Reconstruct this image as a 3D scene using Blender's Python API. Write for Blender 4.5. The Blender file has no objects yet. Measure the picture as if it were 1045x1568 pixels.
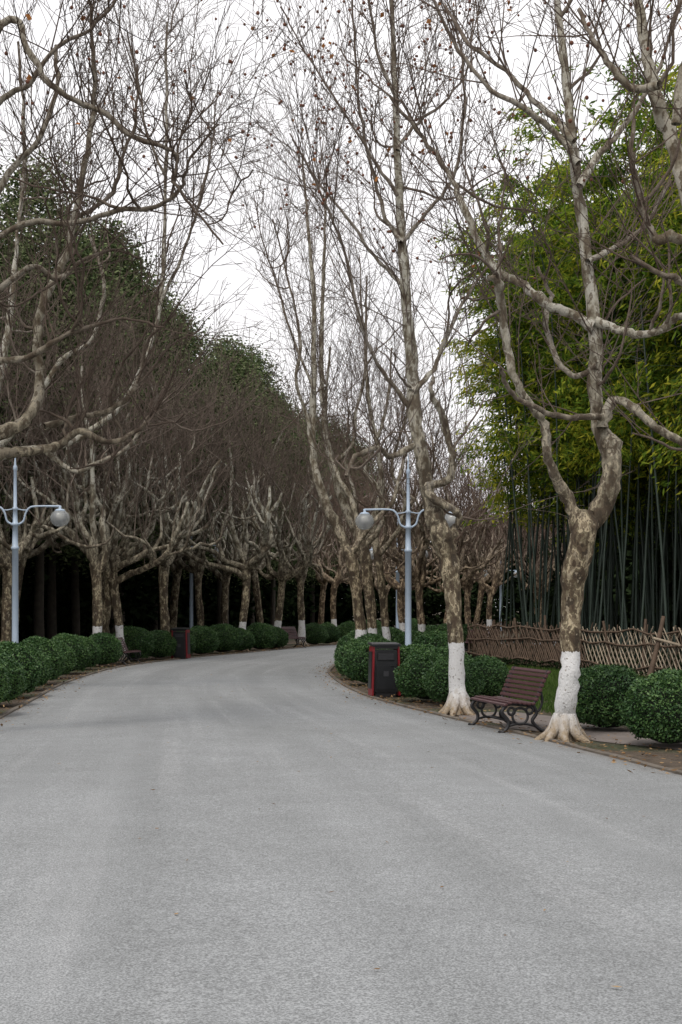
import bpy, math, random, bmesh
import numpy as np
from mathutils import Vector
random.seed(7); rng=np.random.default_rng(7)
scene=bpy.context.scene
COL=scene.collection
G=random.gauss; U=random.uniform

# ---------------------------------------------------------------- materials
def newmat(name):
    m=bpy.data.materials.new(name); m.use_nodes=True
    nt=m.node_tree; b=nt.nodes['Principled BSDF']
    return m,nt,b
def N(nt,t,**k):
    n=nt.nodes.new(t)
    for a,v in k.items(): setattr(n,a,v)
    return n
def ramp(nt,src,stops,interp='LINEAR'):
    r=N(nt,'ShaderNodeValToRGB'); r.color_ramp.interpolation=interp
    e=r.color_ramp.elements
    while len(e)<len(stops): e.new(0.5)
    for i,(p,c) in enumerate(stops):
        e[i].position=p; e[i].color=(c[0],c[1],c[2],1) if not isinstance(c,(int,float)) else (c,c,c,1)
    nt.links.new(src,r.inputs['Fac']); return r.outputs['Color']
def mix(nt,f,a,b,mode='MIX'):
    m=N(nt,'ShaderNodeMixRGB',blend_type=mode)
    for s,v in ((m.inputs[0],f),(m.inputs[1],a),(m.inputs[2],b)):
        if isinstance(v,(int,float)): s.default_value=v
        elif isinstance(v,tuple): s.default_value=(v[0],v[1],v[2],1)
        else: nt.links.new(v,s)
    return m.outputs[0]
def noise(nt,vec,scale,detail=2,rough=.55):
    n=N(nt,'ShaderNodeTexNoise'); n.inputs['Scale'].default_value=scale
    n.inputs['Detail'].default_value=detail; n.inputs['Roughness'].default_value=rough
    if vec is not None: nt.links.new(vec,n.inputs['Vector'])
    return n.outputs['Fac']
def math_(nt,op,a,b=0.0,clamp=False):
    m=N(nt,'ShaderNodeMath',operation=op,use_clamp=clamp)
    for s,v in ((m.inputs[0],a),(m.inputs[1],b)):
        if isinstance(v,(int,float)): s.default_value=v
        else: nt.links.new(v,s)
    return m.outputs[0]
def bump(nt,b,h,strength,dist):
    n=N(nt,'ShaderNodeBump'); n.inputs['Strength'].default_value=strength; n.inputs['Distance'].default_value=dist
    nt.links.new(h,n.inputs['Height']); nt.links.new(n.outputs[0],b.inputs['Normal'])

def bark_mat():
    m,nt,b=newmat('plane_bark'); L=nt.links
    geo=N(nt,'ShaderNodeNewGeometry'); pos=geo.outputs['Position']; oi=N(nt,'ShaderNodeObjectInfo')
    mp=N(nt,'ShaderNodeMapping'); mp.inputs['Scale'].default_value=(1,1,.55); L.new(pos,mp.inputs[0]); v=mp.outputs[0]
    att=N(nt,'ShaderNodeAttribute',attribute_name='rad'); rad=att.outputs['Fac']
    sep=N(nt,'ShaderNodeSeparateXYZ'); L.new(pos,sep.inputs[0]); z=sep.outputs[2]
    n1=noise(nt,v,6.0,3,.55); n2=noise(nt,v,15,2,.6); n3=noise(nt,v,60,2,.6)
    low=ramp(nt,n1,[(.30,(.062,.05,.037)),(.43,(.115,.09,.062)),(.485,(.185,.16,.11)),(.54,(.44,.38,.27)),(.585,(.20,.165,.115)),(.66,(.09,.068,.048))],'CONSTANT')
    low=mix(nt,ramp(nt,n2,[(.54,0),(.57,.85)]),low,(.078,.058,.042))
    low=mix(nt,ramp(nt,n2,[(.35,.7),(.38,0)]),low,(.38,.335,.255))
    high=ramp(nt,n1,[(.38,(.15,.125,.095)),(.44,(.27,.255,.205)),(.50,(.42,.41,.355)),(.58,(.52,.52,.475))],'LINEAR')
    high=mix(nt,ramp(nt,n2,[(.55,0),(.58,.8)]),high,(.13,.105,.075))
    zr=N(nt,'ShaderNodeMapRange'); zr.inputs[1].default_value=3.4; zr.inputs[2].default_value=6.5; L.new(math_(nt,'ADD',z,math_(nt,'MULTIPLY',n2,1.5)),zr.inputs[0])
    c=mix(nt,zr.outputs[0],low,high)
    tw=mix(nt,n1,(.066,.050,.042),(.215,.172,.148))
    rr=N(nt,'ShaderNodeMapRange'); rr.inputs[1].default_value=.014; rr.inputs[2].default_value=.050; L.new(rad,rr.inputs[0])
    c=mix(nt,rr.outputs[0],tw,c)
    c=mix(nt,.4,c,mix(nt,n3,(.5,.5,.5),(1.3,1.3,1.3)),'MULTIPLY')
    c=mix(nt,1.0,c,oi.outputs['Color'],'MULTIPLY')
    zz=math_(nt,'ADD',z,math_(nt,'MULTIPLY',n2,.12))
    wf=math_(nt,'LESS_THAN',zz,1.20); wf=math_(nt,'MULTIPLY',wf,math_(nt,'GREATER_THAN',rad,.018))
    ch_=noise(nt,pos,17,5,.75)
    wf=math_(nt,'MULTIPLY',math_(nt,'MULTIPLY',wf,ramp(nt,ch_,[(.56,1),(.63,.2)])),math_(nt,'GREATER_THAN',oi.outputs['Object Index'],.5))
    gz=N(nt,'ShaderNodeMapRange'); gz.inputs[1].default_value=.08; gz.inputs[2].default_value=.42; L.new(math_(nt,'ADD',z,math_(nt,'MULTIPLY',math_(nt,'SUBTRACT',n2,.5),.5)),gz.inputs[0])
    wc=mix(nt,gz.outputs[0],(.34,.27,.19),mix(nt,ch_,(.55,.54,.52),(.86,.87,.88)))
    c=mix(nt,wf,c,wc)
    L.new(c,b.inputs['Base Color']); b.inputs['Roughness'].default_value=.85; b.inputs['Specular IOR Level'].default_value=.2
    bump(nt,b,math_(nt,'ADD',n1,n3),.6,.03)
    return m
BARK=bark_mat()

def leaf_mat(name,stops,trans=.25,rough=.6,nsc=.45,wr=.5):
    m,nt,b=newmat(name); L=nt.links
    att=N(nt,'ShaderNodeAttribute',attribute_name='rnd')
    geo=N(nt,'ShaderNodeNewGeometry')
    f=math_(nt,'ADD',math_(nt,'MULTIPLY',att.outputs['Fac'],wr),math_(nt,'MULTIPLY',noise(nt,geo.outputs['Position'],nsc,2),1-wr))
    c=ramp(nt,f,stops)
    d=N(nt,'ShaderNodeBsdfDiffuse'); L.new(c,d.inputs[0]); base=d.outputs[0]
    if rough<.5:
        b.inputs['Roughness'].default_value=rough; b.inputs['Specular IOR Level'].default_value=.3; L.new(c,b.inputs['Base Color']); base=b.outputs[0]
    if trans:
        t=N(nt,'ShaderNodeBsdfTranslucent'); L.new(c,t.inputs[0])
        ms=N(nt,'ShaderNodeMixShader'); ms.inputs[0].default_value=trans
        L.new(base,ms.inputs[1]); L.new(t.outputs[0],ms.inputs[2]); base=ms.outputs[0]
    L.new(base,nt.nodes['Material Output'].inputs[0])
    return m
EVERG=leaf_mat('evergreen_leaves',[(.2,(.04,.06,.028)),(.5,(.10,.135,.06)),(.8,(.20,.23,.115))],0,wr=.6)
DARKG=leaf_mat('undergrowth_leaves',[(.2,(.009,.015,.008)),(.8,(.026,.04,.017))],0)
BOX=leaf_mat('boxwood_leaves',[(.2,(.016,.045,.015)),(.5,(.042,.10,.030)),(.8,(.12,.21,.065))],0,.42,nsc=1.2)
BAMB=leaf_mat('bamboo_leaves',[(.15,(.05,.095,.016)),(.38,(.12,.21,.03)),(.58,(.26,.34,.042)),(.85,(.54,.52,.06))],.45,nsc=.22,wr=.6)
GRASS=leaf_mat('grass_blades',[(.2,(.03,.06,.015)),(.8,(.10,.16,.04))],0)
LITTER=leaf_mat('dry_leaves',[(.2,(.09,.05,.025)),(.5,(.22,.13,.06)),(.8,(.38,.27,.15))],0)
ORANGE=leaf_mat('clinging_leaves',[(.2,(.22,.09,.03)),(.8,(.55,.24,.08))],.3)

def flat(name,col,rough=.5,metal=0,var=.15,scale=8,bs=0):
    m,nt,b=newmat(name); tc=N(nt,'ShaderNodeTexCoord')
    n=noise(nt,tc.outputs['Object'],scale,3)
    c=mix(nt,n,tuple(x*(1-var*2) for x in col),tuple(min(1,x*(1+var*2)) for x in col))
    nt.links.new(c,b.inputs['Base Color']); b.inputs['Roughness'].default_value=rough; b.inputs['Metallic'].default_value=metal
    if bs: bump(nt,b,noise(nt,tc.outputs['Object'],scale*6,2),bs,.01)
    return m
POLE=flat('pale_blue_paint',(.40,.49,.60),.4,0,.08,3)
IRON=flat('cast_iron',(.018,.018,.020),.45,0,.2)
WOOD=flat('maroon_slats',(.075,.030,.032),.5,0,.25,12,.2)
BLACK=flat('black_panel',(.018,.019,.021),.35,0,.2)
RED=flat('red_panel',(.22,.012,.018),.4,0,.15)
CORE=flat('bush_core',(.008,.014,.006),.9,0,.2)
TRUNKD=flat('dark_trunk',(.05,.042,.032),.9,0,.3,6)
CULM=flat('bamboo_culm',(.034,.052,.040),.5,0,.45,1.5)
BFENCE=flat('weathered_bamboo',(.36,.30,.22),.7,0,.35,5)
BFENCED=flat('brown_bamboo',(.13,.088,.06),.75,0,.35,5)
KERB=flat('kerb_stone',(.13,.11,.088),.85,0,.3,4,.3)
PAVE=flat('footpath_paving',(.17,.145,.13),.85,0,.2,3,.3)
FRUIT=flat('seed_ball',(.15,.06,.035),.9)
def glassmat():
    m,nt,b=newmat('lamp_globe_glass'); b.inputs['Base Color'].default_value=(.5,.52,.53,1); b.inputs['Roughness'].default_value=.12
    t=N(nt,'ShaderNodeBsdfTransparent'); t.inputs[0].default_value=(.85,.87,.88,1)
    ms=N(nt,'ShaderNodeMixShader'); ms.inputs[0].default_value=.42
    nt.links.new(t.outputs[0],ms.inputs[1]); nt.links.new(b.outputs[0],ms.inputs[2]); nt.links.new(ms.outputs[0],nt.nodes['Material Output'].inputs[0])
    return m
GLASS=glassmat(); FROST=flat('lamp_frosted',(.8,.76,.66),.6,0,.05)

def ground_mat():
    m,nt,b=newmat('soil_and_litter'); g=N(nt,'ShaderNodeNewGeometry'); p=g.outputs['Position']
    n1=noise(nt,p,3.5,6,.7)
    c=ramp(nt,n1,[(.3,(.035,.026,.017)),(.5,(.085,.062,.042)),(.7,(.15,.115,.08))])
    c=mix(nt,ramp(nt,noise(nt,p,.5,2),[(.48,0),(.62,.7)]),c,mix(nt,n1,(.02,.035,.012),(.06,.09,.03)))
    nt.links.new(c,b.inputs['Base Color']); b.inputs['Roughness'].default_value=.95
    bump(nt,b,noise(nt,p,18,4,.7),.8,.05); return m
def road_mat():
    m,nt,b=newmat('worn_asphalt'); L=nt.links
    uv=N(nt,'ShaderNodeUVMap',uv_map='UVMap')
    g=N(nt,'ShaderNodeNewGeometry'); p=g.outputs['Position']
    mid=noise(nt,p,1.6,5,.7)
    mp=N(nt,'ShaderNodeMapping'); mp.inputs['Scale'].default_value=(1.1,.07,1); L.new(uv.outputs[0],mp.inputs[0])
    st=noise(nt,mp.outputs[0],1,2,.5)
    mp2=N(nt,'ShaderNodeMapping'); mp2.inputs['Scale'].default_value=(3.2,.12,1); L.new(uv.outputs[0],mp2.inputs[0])
    st2=noise(nt,mp2.outputs[0],1,3)
    big=noise(nt,p,.22,2); fine=noise(nt,p,26,4,.9); ff=noise(nt,p,85,1,.8)
    c=mix(nt,ramp(nt,st,[(.35,0),(.68,1)]),(.236,.246,.250),(.282,.293,.299))
    c=mix(nt,math_(nt,'MULTIPLY',ramp(nt,st2,[(.54,0),(.70,1)]),.33),c,(.36,.368,.375))
    c=mix(nt,.9,c,mix(nt,ramp(nt,big,[(.3,0),(.7,1)]),(.91,.91,.905),(1.06,1.06,1.065)),'MULTIPLY')
    c=mix(nt,.9,c,mix(nt,ramp(nt,mid,[(.3,0),(.7,1)]),(.90,.90,.895),(1.08,1.08,1.08)),'MULTIPLY')
    c=mix(nt,.9,c,mix(nt,ramp(nt,fine,[(.38,0),(.62,1)]),(.82,.82,.815),(1.14,1.14,1.14)),'MULTIPLY')
    c=mix(nt,.85,c,mix(nt,ramp(nt,ff,[(.38,0),(.62,1)]),(.58,.58,.58),(1.34,1.34,1.34)),'MULTIPLY')
    su=N(nt,'ShaderNodeSeparateXYZ'); L.new(uv.outputs[0],su.inputs[0])
    ed=math_(nt,'ABSOLUTE',math_(nt,'SUBTRACT',su.outputs[0],3.75)); ed=math_(nt,'ADD',ed,math_(nt,'MULTIPLY',mid,.6))
    c=mix(nt,math_(nt,'MULTIPLY',ramp(nt,math_(nt,'DIVIDE',ed,4.2),[(.90,0),(1,1)]),.6),c,(.15,.125,.10))
    L.new(c,b.inputs['Base Color']); b.inputs['Roughness'].default_value=.8; b.inputs['Specular IOR Level'].default_value=.3
    bump(nt,b,ff,.3,.006); return m

# ---------------------------------------------------------------- mesh helpers
def mesh_np(name,V,F,mat,attr=None,smooth=True,uv=None):
    me=bpy.data.meshes.new(name); V=np.asarray(V,dtype=np.float32); F=np.asarray(F,dtype=np.int32)
    k=F.shape[1]
    me.vertices.add(len(V)); me.vertices.foreach_set('co',V.ravel())
    me.loops.add(F.size); me.loops.foreach_set('vertex_index',F.ravel())
    me.polygons.add(len(F)); me.polygons.foreach_set('loop_start',np.arange(0,F.size,k,dtype=np.int32))
    try: me.polygons.foreach_set('loop_total',np.full(len(F),k,dtype=np.int32))
    except Exception: pass
    me.polygons.foreach_set('use_smooth',np.full(len(F),smooth))
    if attr:
        a=me.attributes.new(attr[0],'FLOAT','POINT'); a.data.foreach_set('value',np.asarray(attr[1],dtype=np.float32))
    if uv is not None:
        l=me.uv_layers.new(name='UVMap'); l.data.foreach_set('uv',np.asarray(uv,dtype=np.float32)[F.ravel()].ravel())
    me.materials.append(mat); me.update(calc_edges=True); me.validate()
    return me
def obj(name,me,loc=(0,0,0),rz=0,sc=1,parent=None):
    o=bpy.data.objects.new(name,me); COL.objects.link(o); o.location=loc; o.rotation_euler=(0,0,rz)
    o.scale=(sc,sc,sc) if isinstance(sc,(int,float)) else sc
    if parent: o.parent=parent
    return o
def empty(name,loc=(0,0,0),rz=0,sc=1):
    o=obj(name,None,loc,rz,sc); o.empty_display_size=.3; return o

class Tubes:
    def __init__(s): s.g={}
    def add(s,pts,radii,K=3):
        s.g.setdefault((len(pts),K),[]).append(([tuple(p) for p in pts],list(radii)))
    def arrays(s):
        VV=[];FF=[];RR=[];off=0
        for (n,K),lst in s.g.items():
            P=np.array([a for a,_ in lst],dtype=np.float64); R=np.array([r for _,r in lst]); B=len(lst)
            T=np.gradient(P,axis=1); T/=np.linalg.norm(T,axis=2,keepdims=True)+1e-9
            ch=np.abs(P[:,-1]-P[:,0]); ref=np.zeros((B,3)); ref[np.arange(B),np.argmin(ch,axis=1)]=1
            if K>=8: ref[:]=(0.05,1,0.02)
            A=np.cross(T,ref[:,None,:]); A/=np.linalg.norm(A,axis=2,keepdims=True)+1e-9
            Bn=np.cross(T,A)
            th=np.arange(K)*2*math.pi/K
            rad=np.repeat(R[:,:,None],K,axis=2)
            if K>=8:
                nz=rng.normal(0,1,(B,n,K)); nz=(nz+np.roll(nz,1,2)+np.roll(nz,-1,2))/1.7
                if n>2: nz[:,1:-1]=(nz[:,:-2]+nz[:,1:-1]+nz[:,2:])/1.7
                rad=rad*(1+.06*nz)
            ring=P[:,:,None,:]+rad[...,None]*(np.cos(th)[None,None,:,None]*A[:,:,None,:]+np.sin(th)[None,None,:,None]*Bn[:,:,None,:])
            VV.append(ring.reshape(-1,3)); RR.append(np.repeat(R[:,:,None],K,axis=2).ravel())
            b=np.arange(B)[:,None,None]*n*K; i=np.arange(n-1)[None,:,None]*K; k=np.arange(K)[None,None,:]; k2=(k+1)%K
            f=np.stack([b+i+k,b+i+k2,b+i+K+k2,b+i+K+k],axis=-1).reshape(-1,4)+off
            FF.append(f); off+=B*n*K
        return np.concatenate(VV),np.concatenate(FF),np.concatenate(RR)
    def mesh(s,name,mat):
        V,F,R=s.arrays(); return mesh_np(name,V,F,mat,('rad',R))

def leafarr(C,D,W,ln,wd):
    n=len(C); ln=np.asarray(ln).reshape(-1,1); wd=np.asarray(wd).reshape(-1,1)
    V=np.stack([C-D*ln/2,C+W*wd/2-D*ln*.05,C+D*ln/2,C-W*wd/2-D*ln*.05],axis=1).reshape(-1,3)
    return V,np.arange(n*4).reshape(-1,4),np.repeat(rng.random(n),4)
def leaves(name,C,D,W,ln,wd,mat):
    V,F,R=leafarr(C,D,W,ln,wd); return mesh_np(name,V,F,mat,('rnd',R),smooth=False)
class Merge:
    """collects transformed copies of template arrays into one real mesh"""
    def __init__(s): s.V=[];s.F=[];s.R=[];s.o=0
    def add(s,arr,loc,rz,sc,dr=0):
        V,F,R=arr; c,q=math.cos(rz),math.sin(rz); S=np.array(sc if not isinstance(sc,(int,float)) else (sc,sc,sc))
        W=V*S; W=np.stack([W[:,0]*c-W[:,1]*q,W[:,0]*q+W[:,1]*c,W[:,2]],1)+np.array(loc)
        s.V.append(W.astype(np.float32)); s.F.append((F+s.o).astype(np.int32)); s.R.append(R+dr); s.o+=len(V)
    def mesh(s,name,mat,attr='rnd',smooth=False):
        return mesh_np(name,np.concatenate(s.V),np.concatenate(s.F),mat,(attr,np.concatenate(s.R)),smooth=smooth)
def randdir(n):
    d=rng.normal(0,1,(n,3)); return d/np.linalg.norm(d,axis=1,keepdims=True)
def perp(D):
    w=np.cross(D,randdir(len(D))); return w/(np.linalg.norm(w,axis=1,keepdims=True)+1e-9)

def box(name,dim,loc,mat,parent,rot=(0,0,0),bev=.006):
    me=bpy.data.meshes.new(name)
    bm=bmesh.new(); bmesh.ops.create_cube(bm,size=1)
    for v in bm.verts: v.co=Vector((v.co.x*dim[0],v.co.y*dim[1],v.co.z*dim[2]))
    if bev: bmesh.ops.bevel(bm,geom=bm.edges[:],offset=bev,segments=2,affect='EDGES')
    bm.to_mesh(me); bm.free(); me.materials.append(mat)
    o=obj(name,me,loc,0,1,parent); o.rotation_euler=rot; return o
def lathe(prof,K=24):
    V=[];F=[]
    for r,z in prof:
        for k in range(K): V.append((r*math.cos(2*math.pi*k/K),r*math.sin(2*math.pi*k/K),z))
    for i in range(len(prof)-1):
        for k in range(K): F.append((i*K+k,i*K+(k+1)%K,(i+1)*K+(k+1)%K,(i+1)*K+k))
    return V,F

def catmull(P,sub):
    P=[np.array(p,float) for p in P]; P=[2*P[0]-P[1]]+P+[2*P[-1]-P[-2]]; out=[]
    for i in range(1,len(P)-2):
        for j in range(sub):
            t=j/sub; a,b,c,d=P[i-1:i+3]
            out.append(.5*((2*b)+(-a+c)*t+(2*a-5*b+4*c-d)*t*t+(-a+3*b-3*c+d)*t**3))
    out.append(P[-2]); return out

# ---------------------------------------------------------------- ground, road
xs=np.concatenate([np.linspace(-600,-40,8),np.linspace(-35,45,60),np.linspace(60,600,8)])
ys=np.concatenate([np.linspace(-300,-20,6),np.linspace(-15,110,90),np.linspace(130,1200,10)])
X,Y=np.meshgrid(xs,ys); V=np.stack([X.ravel(),Y.ravel(),np.zeros(X.size)],1)
nx=len(xs); idx=[(j*nx+i,j*nx+i+1,(j+1)*nx+i+1,(j+1)*nx+i) for j in range(len(ys)-1) for i in range(nx-1)]
obj('ground',mesh_np('ground',V,idx,ground_mat()))
RE=[(9,-12),(7,0),(5,8),(3.45,14.35),(2.55,18.3),(1.6,22),(.9,25),(.47,27.2),(.04,30.9),(-.27,35.3),(-.34,38.6),(0,44),(1.2,50),(4,56.5),(9,62),(18,68),(32,74)]
LE=[(-3,-12),(-3.8,0),(-4.2,8),(-4.6,15),(-5.17,21.5),(-5.7,26.9),(-6.1,31),(-6.3,36),(-6.2,41),(-5.05,47.4),(-3.5,53),(-1.9,58.8),(-.2,64),(4,69),(9,73),(18,79),(32,85)]
R_=np.array(catmull(RE,8)); L_=np.array(catmull(LE,8)); M=14
V=[];UV=[];s=0
for i in range(len(R_)):
    if i: s+=np.linalg.norm((R_[i]+L_[i]-R_[i-1]-L_[i-1])/2)
    for j in range(M+1):
        t=j/M; p=L_[i]*(1-t)+R_[i]*t; V.append((p[0],p[1],.006+.05*(1-(2*t-1)**2))); UV.append((t*7.5,s))
F=[(i*(M+1)+j,i*(M+1)+j+1,(i+1)*(M+1)+j+1,(i+1)*(M+1)+j) for i in range(len(R_)-1) for j in range(M)]
obj('road',mesh_np('road',V,F,road_mat(),uv=UV))
def edge_normals(E):
    T=np.gradient(E,axis=0); T/=np.linalg.norm(T,axis=1,keepdims=True); return np.stack([T[:,1],-T[:,0]],1)
for E,sg in ((R_,1),(L_,-1)):
    Nn=edge_normals(E)*sg; V=[];F=[]
    prof=[(-.01,-.02),(-.01,.030),(.01,.038),(.06,.038),(.08,.03),(.08,-.02)]
    for i in range(len(E)):
        for a,z in prof: V.append((E[i][0]+Nn[i][0]*a,E[i][1]+Nn[i][1]*a,z+.005*math.sin(i*1.7)))
    k=len(prof)
    F=[(i*k+j,i*k+j+1,(i+1)*k+j+1,(i+1)*k+j) for i in range(len(E)-1) for j in range(k-1)]
    obj('kerb',mesh_np('kerb',V,F,KERB,smooth=False))
V=[];F=[]
fp=catmull([(5.2,16.0),(4.3,17.6),(3.3,19.6),(2.75,21.2),(2.3,22.8)],6)
for i,p in enumerate(fp):
    w0=.62+.1*math.sin(i)
    for t in np.linspace(-1,1,7): V.append((p[0]+t*w0,p[1]+t*.25,.02-.012*t*t))
F=[(i*7+j,i*7+j+1,(i+1)*7+j+1,(i+1)*7+j) for i in range(len(fp)-1) for j in range(6)]
obj('footpath',mesh_np('footpath',V,F,PAVE))

# ---------------------------------------------------------------- plane tree growth
def rv(): return Vector((G(0,1),G(0,1),G(0,1)))
def walk(p,d,L,n,wob,up):
    p=Vector(p); d=Vector(d).normalized(); pts=[p.copy()]; st=L/n
    for i in range(n):
        d=(d+rv()*wob+Vector((0,0,up))).normalized(); p=p+d*st; pts.append(p.copy())
    return pts
def shoot(T,p,d,L,r,lvl,rmin=.0035,dens=4.0,tips=None,up=.05,wob=.09):
    n=(6,4,2)[min(lvl,2)]
    pts=walk(p,d,L,n,wob,up); rad=[max(rmin,r*(1-.75*i/n)) for i in range(n+1)]
    T.add(pts,rad,4 if r>.012 else 3)
    if tips is not None and lvl>=1: tips.append(pts[-1])
    if lvl>=2: return
    nc=max(2,int(L*dens*U(.7,1.3)))
    for c in range(nc):
        t=U(.15,1)*n; i=min(n-1,int(t)); f=t-i; q=pts[i].lerp(pts[i+1],f); tg=(pts[i+1]-pts[i]).normalized()
        side=tg.cross(rv()).normalized()
        a=U(.35,.95); dd=tg*math.cos(a)+side*math.sin(a)
        shoot(T,q,dd,L*U(.22,.5)*(1.15-.6*t/n),max(rmin,rad[i]*.55),lvl+1,rmin,dens*(1.0 if lvl else .85),tips,up*.8,wob*1.2)
def contort(T,p,d,L,r0,r1,n,wob,up,K=7):
    pts=walk(p,d,L,n,wob,up); rad=[(r0+(r1-r0)*i/n)*U(.88,1.15) for i in range(n+1)]
    T.add(pts,rad,K); return pts,rad
def plane_template(name,H0,leader,nsh,Ls,dens,rmin):
    T=Tubes()
    lean=Vector((U(-.12,.12),U(-.12,.12),1)); n=9
    tr=walk((0,0,-.05),lean,H0,n,.05,.1); r=[.165*(1.25-.35*min(1,i/3))*U(.93,1.08) for i in range(n+1)]; r[-1]*=1.2;r[-2]*=1.12
    T.add(tr,r,9); top=tr[-1]
    for k in range(5):
        a=k*1.257+U(-.3,.3); T.add([(0.02*math.cos(a),.02*math.sin(a),.35),(.15*math.cos(a),.15*math.sin(a),.12),(.33*math.cos(a),.33*math.sin(a),-.05)],[.09,.075,.03],6)
    nl=random.choice((4,5,5)); a0=U(0,6.28); srcs=[]
    for k in range(nl):
        a=a0+k*6.283/nl+U(-.35,.35); el=U(.35,1.0)
        d=(math.cos(a)*math.cos(el),math.sin(a)*math.cos(el),math.sin(el))
        st=tr[random.choice((-1,-1,-2))]
        pts,rad=contort(T,st,d,U(2.8,4.6),.115,.05,13,.30,.14,8)
        srcs.append((pts,rad,nsh))
        for m in range(random.choice((3,4,5))):
            i=random.randint(3,12); q=pts[i]; dd=(rv()*.8+Vector((math.cos(a)*.5,math.sin(a)*.5,.6))).normalized()
            p2,r2=contort(T,q,dd,U(1.2,3.0),rad[i]*.75,.028,10,.30,.17,6)
            srcs.append((p2,r2,nsh-1))
    if leader:
        pts,rad=contort(T,top,(U(-.2,.2),U(-.2,.2),1),leader,.11,.03,14,.10,.12,8); srcs.append((pts,rad,nsh*2))
    for pts,rad,c in srcs:
        for _ in range(c):
            i=random.randint(len(pts)//3,len(pts)-1); d=Vector((G(0,.4),G(0,.4),U(.5,1.2)))
            shoot(T,pts[i],d,U(*Ls),min(.02,rad[i]*.5),0,rmin,dens)
    return T.mesh(name,BARK)
PT=[plane_template('plane_tree_mesh',U(2.5,3.1),ld,3,(2.0,4.8),1.8,.007) for ld in (4,5.5,0,6.5,5)]

# ---- individually surveyed trees: elevation drawing (u,v) in 1/s metre units about the tree's own station
class Hero:
    def __init__(s,sc,rk=1.0,dk=1.0): s.s=sc; s.T=Tubes(); s.tips=[]; s.Y=2178/sc; s.rk=rk; s.dk=dk
    def P(s,u,v,dy=0): return np.array(((u-522)/s.s,s.Y+dy,1.7-(v-930)/s.s))
    def limb(s,pts,dy=(0,0),shoots=0,Ls=(1,3),t0=.3,sub=5,K=10,bias=(0,0,.6),wig=.012,dens=3.2,rs=.012,sp=.5):
        n=len(pts); ctl=[np.append(s.P(p[0],p[1],dy[0]+(dy[1]-dy[0])*i/(n-1)+ (math.sin(i*1.9)*.06 if 0<i else 0)),p[2]*s.rk) for i,p in enumerate(pts)]
        c=catmull(ctl,sub); out=[];rad=[]
        for i,q in enumerate(c):
            w=wig if 0<i<len(c)-1 else 0
            out.append(Vector((q[0]+G(0,w),q[1]+G(0,w),q[2]+G(0,w*.5)))); rad.append(max(.006,q[3]*(1+G(0,.05))))
        if rad[0]>.05:
            for _ in range(max(1,len(rad)//14)):
                j=random.randint(1,len(rad)-2); rad[j]*=1.16
        s.T.add(out,rad,K)
        for k in range(int(shoots*s.dk*1.1+.5)):
            i=int((t0+(1-t0)*random.random())*(len(out)-1)); i=min(i,len(out)-1)
            tg=(out[min(i+1,len(out)-1)]-out[max(i-1,0)]).normalized()
            d=(tg*.5+Vector(bias)+rv()*sp)
            shoot(s.T,out[i],d,U(*Ls)*1.1,min(rs,rad[i]*.55),0,.0038,dens,s.tips)
        return out,rad
    def sublimbs(s,o,cnt,t0=.3,L=(.8,1.8),sh=3,Ls=(1,2.6),up=.12,r=.024):
        pts,rad=o
        for _ in range(max(1,int(cnt*s.dk+.3))):
            i=int((t0+(1-t0)*random.random())*(len(pts)-1)); d=rv()*.8+Vector((0,0,.5))
            p2,r2=contort(s.T,pts[i],d,U(*L),min(r,rad[i]*.7),.010,9,.24,up,6)
            for k in range(sh):
                shoot(s.T,p2[random.randint(3,9)],Vector((G(0,.5),G(0,.5),U(.3,1))),U(*Ls),.009,0,.0038,2.9,s.tips)
    def roots(s,u,r=.2,n=7,z=.32):
        x=(u-522)/s.s
        for k in range(n):
            a=k*6.283/n+U(-.25,.25); e=U(1.6,2.5)*r
            s.T.add([(x+r*.35*math.cos(a),s.Y+r*.35*math.sin(a),z),(x+r*.75*math.cos(a),s.Y+r*.75*math.sin(a),z*.48),(x+r*1.2*math.cos(a),s.Y+r*1.2*math.sin(a),z*.2),(x+e*math.cos(a+.15),s.Y+e*math.sin(a+.15),-.03)],[r*.45,r*.4,r*.3,r*.15],8)
    def done(s,fruit=0,zmin=7,tint=(1,1,1)):
        o=obj('plane_tree',s.T.mesh('plane_tree_mesh',BARK)); o.color=(*tint,1); o.pass_index=1
        tp=[t for t in s.tips if t.z>zmin]
        if fruit and tp:
            V,Fq=lathe([(.004,.024),(.017,.016),(.023,0),(.017,-.016),(.004,-.024)],6); V=np.array(V)
            ch=[random.choice(tp) for _ in range(fruit)]; VV=[];FF=[]
            for i,t in enumerate(ch):
                VV.append(V*U(.8,1.15)+np.array(t)+np.array((G(0,.02),G(0,.02),-.06))); FF.append(np.array(Fq)+i*len(V))
            obj('seed_balls',mesh_np('seed_balls',np.concatenate(VV),np.concatenate(FF),FRUIT),parent=o)
            k=fruit//6; C=np.array([random.choice(tp) for _ in range(k)]); Dd=randdir(k)
            obj('clinging_leaves',leaves('clinging_leaves',C,Dd,perp(Dd),rng.uniform(.06,.12,k),rng.uniform(.05,.09,k),ORANGE),parent=o)
        return o

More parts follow.
